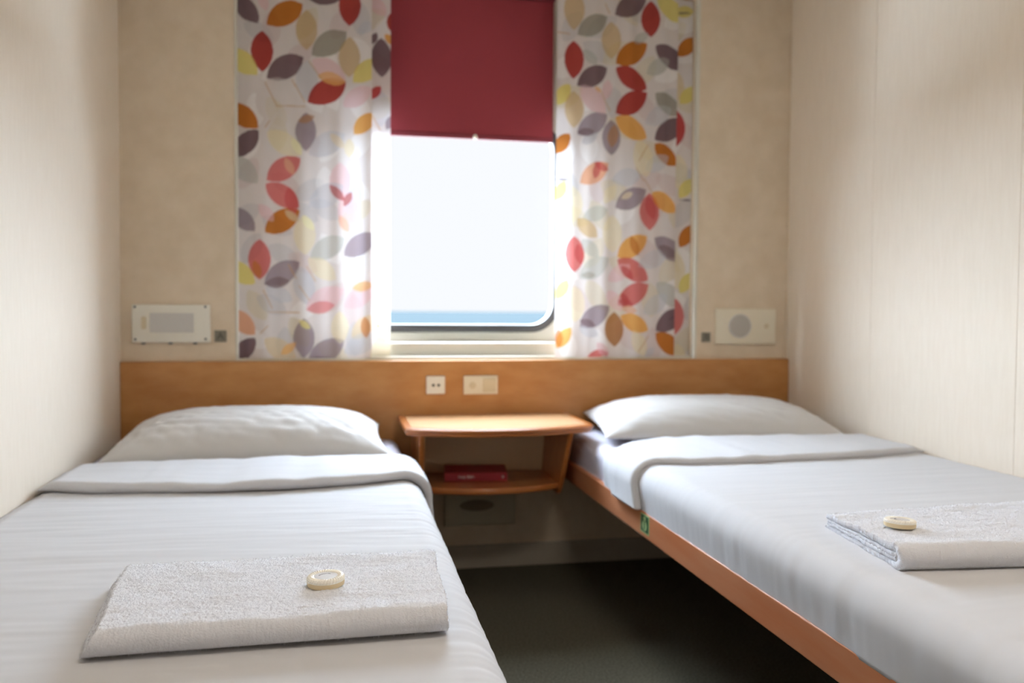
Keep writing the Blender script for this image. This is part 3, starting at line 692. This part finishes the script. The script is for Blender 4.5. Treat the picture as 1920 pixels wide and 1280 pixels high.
# ---------------------------------------------------------------- towels
def towel(name, label, corners, hts, seed, rot_layers=0, res=.0017, edge_in=0.0, crown=0.0, sink=0.0, base=.505):
    """corners FL,FR,BR,BL (x,y) on the bed; hts heights at the same corners; folded-strip profile swept from left to right"""
    FL, FR, BRc, BLc = [Vector((c[0], c[1])) for c in corners]
    # closed outline of the folded cloth in unit (v: 0 front..1 back, h: 0..1): outer fold at the front wrapping inner layers
    def strip(ctr, tk):
        """offset a centreline both ways into a closed outline"""
        n = len(ctr); out = []; inn_ = []
        for i in range(n):
            p0 = ctr[max(i-1, 0)]; p1 = ctr[min(i+1, n-1)]; d = Vector((p1[0]-p0[0], p1[1]-p0[1])); d.normalize(); nrm = Vector((-d.y, d.x))
            c = Vector(ctr[i]); out.append(c+nrm*tk/2); inn_.append(c-nrm*tk/2)
        d = (Vector(ctr[-1])-Vector(ctr[-2])).normalized(); nrm = Vector((-d.y, d.x))
        cap1 = [Vector(ctr[-1])+(nrm*math.cos(a)+d*math.sin(a))*tk/2 for a in np.linspace(0.3, PI-.3, 5)]
        d = (Vector(ctr[0])-Vector(ctr[1])).normalized(); nrm = Vector((-d.y, d.x))
        cap0 = [Vector(ctr[0])+(nrm*math.cos(a)+d*math.sin(a))*tk/2 for a in np.linspace(0.3, PI-.3, 5)]
        return out+cap1+inn_[::-1]+cap0
    Wd = ((BLc-FL).length+(BRc-FR).length)/2; Hm = max(hts); tk = Hm*.30
    def U(v0, v1, hlo, hhi, n):   # U-shaped path: bottom from back to front, round, top to the back
        r = (hhi-hlo)/2; P = []
        for i in range(n+1): P.append((v1+(v0+r-v1)*i/n, hlo))
        for i in range(1, 12): a = PI*i/12; P.append((v0+r-r*math.sin(a)*1.05, hlo+r-r*math.cos(a)))
        for i in range(n+1): P.append((v0+r+(v1-v0-r)*i/n, hhi))
        return P
    nn = int(Wd/res)
    outer = strip(U(tk/2, Wd-tk/2, tk/2, Hm-tk/2, nn), tk*.98)
    inner = strip(U(tk*1.25, Wd-tk*.8, tk*1.42, Hm-tk*1.42, int(nn*.5)), tk*.60)
    Lx = ((FR-FL).length+(BRc-BLc).length)/2; NX = int(Lx/res)
    vs = []; fs = []
    for prof in (outer, inner):
        b0 = len(vs); n = len(prof)
        for i in range(NX+1):
            u = i/NX
            for (v, h) in prof:
                vv = v/Wd; hh = h/Hm
                g = (FL*(1-u)+FR*u)*(1-vv)+(BLc*(1-u)+BRc*u)*vv
                ht = (hts[0]*(1-u)+hts[1]*u)*(1-vv)+(hts[3]*(1-u)+hts[2]*u)*vv
                topness = hh
                cr = crown*math.sin(PI*min(max(vv, 0), 1))*topness
                z = h/Hm*ht+cr
                # slope of the stacked left edge: upper layers set back
                g = g+Vector((edge_in*hh*(1-u)**6, 0))
                z += topness*(.0032*nz(u*5+seed, vv*7)+.0014*nz(u*16, vv*22+seed)-sink*math.exp(-((u-.5)**2)/.02))
                x, y = g.x, g.y
                fz = .0011*nz(x*330, y*330, z*330+seed)+.0009*nz(x*700, y*700, z*700)+.0008*nz(x*150, y*150, z*150+seed)
                # push roughly outward
                oy = -1 if vv < .05 else (1 if vv > .95 else 0); oz = (1 if hh > .6 else (-.0 if hh < .3 else 0))
                ex = (-.9 if i == 0 else (.9 if i == NX else 0))
                x += fz*ex*2+.0012*nz(y*70, z*160, seed)*(1 if i < 3 or i > NX-3 else 0)+.004*nz(vv*5, z*30, seed+2)*(abs(2*u-1)**8)
                y += fz*oy*.9; z += fz*oz
                vs.append((x, y, base+max(z, .0004)))
        for i in range(NX):
            for k in range(n):
                a = b0+i*n+k; b = b0+i*n+(k+1) % n; fs.append((a, b, b+n, a+n))
        # end caps as strips between the two sides of the ribbon
        half = (n-10)//2
        def idx(i, k): return b0+i*n+k
        for i, flip in ((0, False), (NX, True)):
            for k in range(half-1):
                q = [idx(i, k), idx(i, k+1), idx(i, n-5-1-k-1), idx(i, n-5-1-k)]
                fs.append(tuple(q if flip else q[::-1]))
            c1 = [idx(i, half-1)]+[idx(i, half+j) for j in range(5)]+[idx(i, half+5)]
            c0 = [idx(i, n-6)]+[idx(i, n-5+j) for j in range(5)]+[idx(i, 0)]
            fs.append(tuple(c1)); fs.append(tuple(c0))
    me = bpy.data.meshes.new(name); me.from_pydata(vs, [], fs); me.validate(); me.update()
    bm = bmesh.new(); bm.from_mesh(me); bmesh.ops.recalc_face_normals(bm, faces=bm.faces); bm.to_mesh(me); bm.free()
    me.polygons.foreach_set('use_smooth', [True]*len(me.polygons)); me.materials.append(M['terry'])
    o = bpy.data.objects.new(name, me); COL.objects.link(o); tag(o, label, 'towel')
    pm = o.modifiers.new('terry_pile', 'PARTICLE_SYSTEM'); ps = pm.particle_system.settings
    ps.type = 'HAIR'; ps.count = 90000; ps.hair_length = .0026; ps.hair_step = 3; ps.use_advanced_hair = True
    ps.brownian_factor = .0012; ps.factor_random = .0008; ps.length_random = .5
    ps.root_radius = .00022; ps.tip_radius = .00012; ps.radius_scale = 1.0; ps.material = 1; ps.render_step = 2
    return o
zL = BL.T+.0135+.0015; zR = BR.T+.0135+.0015
def on(px, py, z): p = at(px, py, 2, z); return (p.x, p.y)
towel('folded_towel', 'folded white terry towel on the left bed, nearest the camera', [on(143, 1243, zL), on(839, 1190, zL), on(812, 1038, zL+.028), on(212, 1076, zL+.018)], (.038, .038, .036, .033), 1.3, edge_in=.022, base=zL)
towel('folded_towel', 'folded white terry towel on the right bed, cut off by the picture edge', [on(1692, 1076, zR), (1.345, on(1920, 1072, zR)[1]-.02), (1.37, 1.475), on(1549, 991, zR)], (.044, .046, .044, .030), 5.3, base=zR)

# ---------------------------------------------------------------- wrapped soaps
def soap(label, c, r, h, rz, tilt=(0, 0)):
    s = thing('wrapped_soap', label, 'soap', c, 'round soaps placed on the towels'); s.rotation_euler = (tilt[0], tilt[1], rz)
    n = 144
    prof = [(0, 0), (r*.9, 0), (r*.985, h*.12), (r, h*.4), (r*.985, h*.68)]
    bm = bmesh.new(); rings = []
    for (rr, zz) in prof[1:]:
        rings.append([bm.verts.new((rr*math.cos(2*PI*i/n), rr*math.sin(2*PI*i/n), zz)) for i in range(n)])
    bm.faces.new(rings[0][::-1])
    for a, b in zip(rings, rings[1:]):
        for i in range(n): bm.faces.new((a[i], a[(i+1) % n], b[(i+1) % n], b[i]))
    bm.faces.new(rings[-1])
    obj('soap_body', bm, M['soap_side'], s, smooth=False, bevel=.0)
    # pleated wrapper ring
    bm = bmesh.new(); rings = []
    for k, (f_, zz) in enumerate(((1.01, .60), (1.0, .82), (.93, .99), (.80, 1.06), (.68, 1.02), (.60, .93))):
        ring = []
        for i in range(n):
            pl = (1 if (i//2) % 2 else -1); amp = (.0, .35, .6, .6, .45, .1)[k]*.00075
            rr = r*f_+pl*amp*(1 if k < 2 else .2); zz_ = h*zz+pl*amp
            ring.append(bm.verts.new((rr*math.cos(2*PI*i/n+.05*k), rr*math.sin(2*PI*i/n+.05*k), zz_)))
        rings.append(ring)
    for a, b in zip(rings, rings[1:]):
        for i in range(n): bm.faces.new((a[i], a[(i+1) % n], b[(i+1) % n], b[i]))
    obj('pleated_wrapper', bm, M['soap'], s)
    bm = bmesh.new(); prism(bm, [(r*.64*math.cos(2*PI*i/48), r*.64*math.sin(2*PI*i/48)) for i in range(48)], 2, h*.5, h*.955)
    lb = obj('label_disc', bm, M['soap_label'], s)
    bm = bmesh.new(); rn = random.Random(3)
    for k in range(9):
        a_ = math.radians(150-k*15); rr = r*.36; cx, cy = rr*math.cos(a_), rr*math.sin(a_)*.8+.001
        wd = .0009; hh = rn.uniform(.0012, .003)
        box(bm, cx-wd/2, cx+wd/2, cy-hh/2, cy+hh/2, h*.956, h*.965)
        if k % 2: box(bm, cx-.0013, cx+.0013, cy-.0004, cy+.0004, h*.956, h*.965)
    obj('label_print', bm, M['ink'], lb)
    return s
p = at(611, 1090, 2, zL+.0445); soap('small round cream soap in a pleated wrapper lying on the left towel', (p.x, p.y+.004, zL+.0385), .0275, .0145, .3, (.03, -.03))
p = at(1687, 985, 2, zR+.043); soap('small round cream soap lying near the end of the right towel', (p.x, p.y, zR+.041), .0265, .0135, 1.1, (.02, .05))

# unseen ceiling fixture, added to go with the fill light
t = thing('added_fill_fixture', 'flat rectangular fill light with opal cover, added unseen on the ceiling', 'lamp', (FILL[0], FILL[1], ZC))
part('fill_housing', bx(FILL[0]-.3, FILL[0]+.3, FILL[1]-.2, FILL[1]+.2, FILL[2]+.01, ZC), M['white_plastic'], t, bevel=.008)
part('fill_diffuser', bx(FILL[0]-.27, FILL[0]+.27, FILL[1]-.17, FILL[1]+.17, FILL[2]-.03, FILL[2]+.01), fillm, t, bevel=.01)
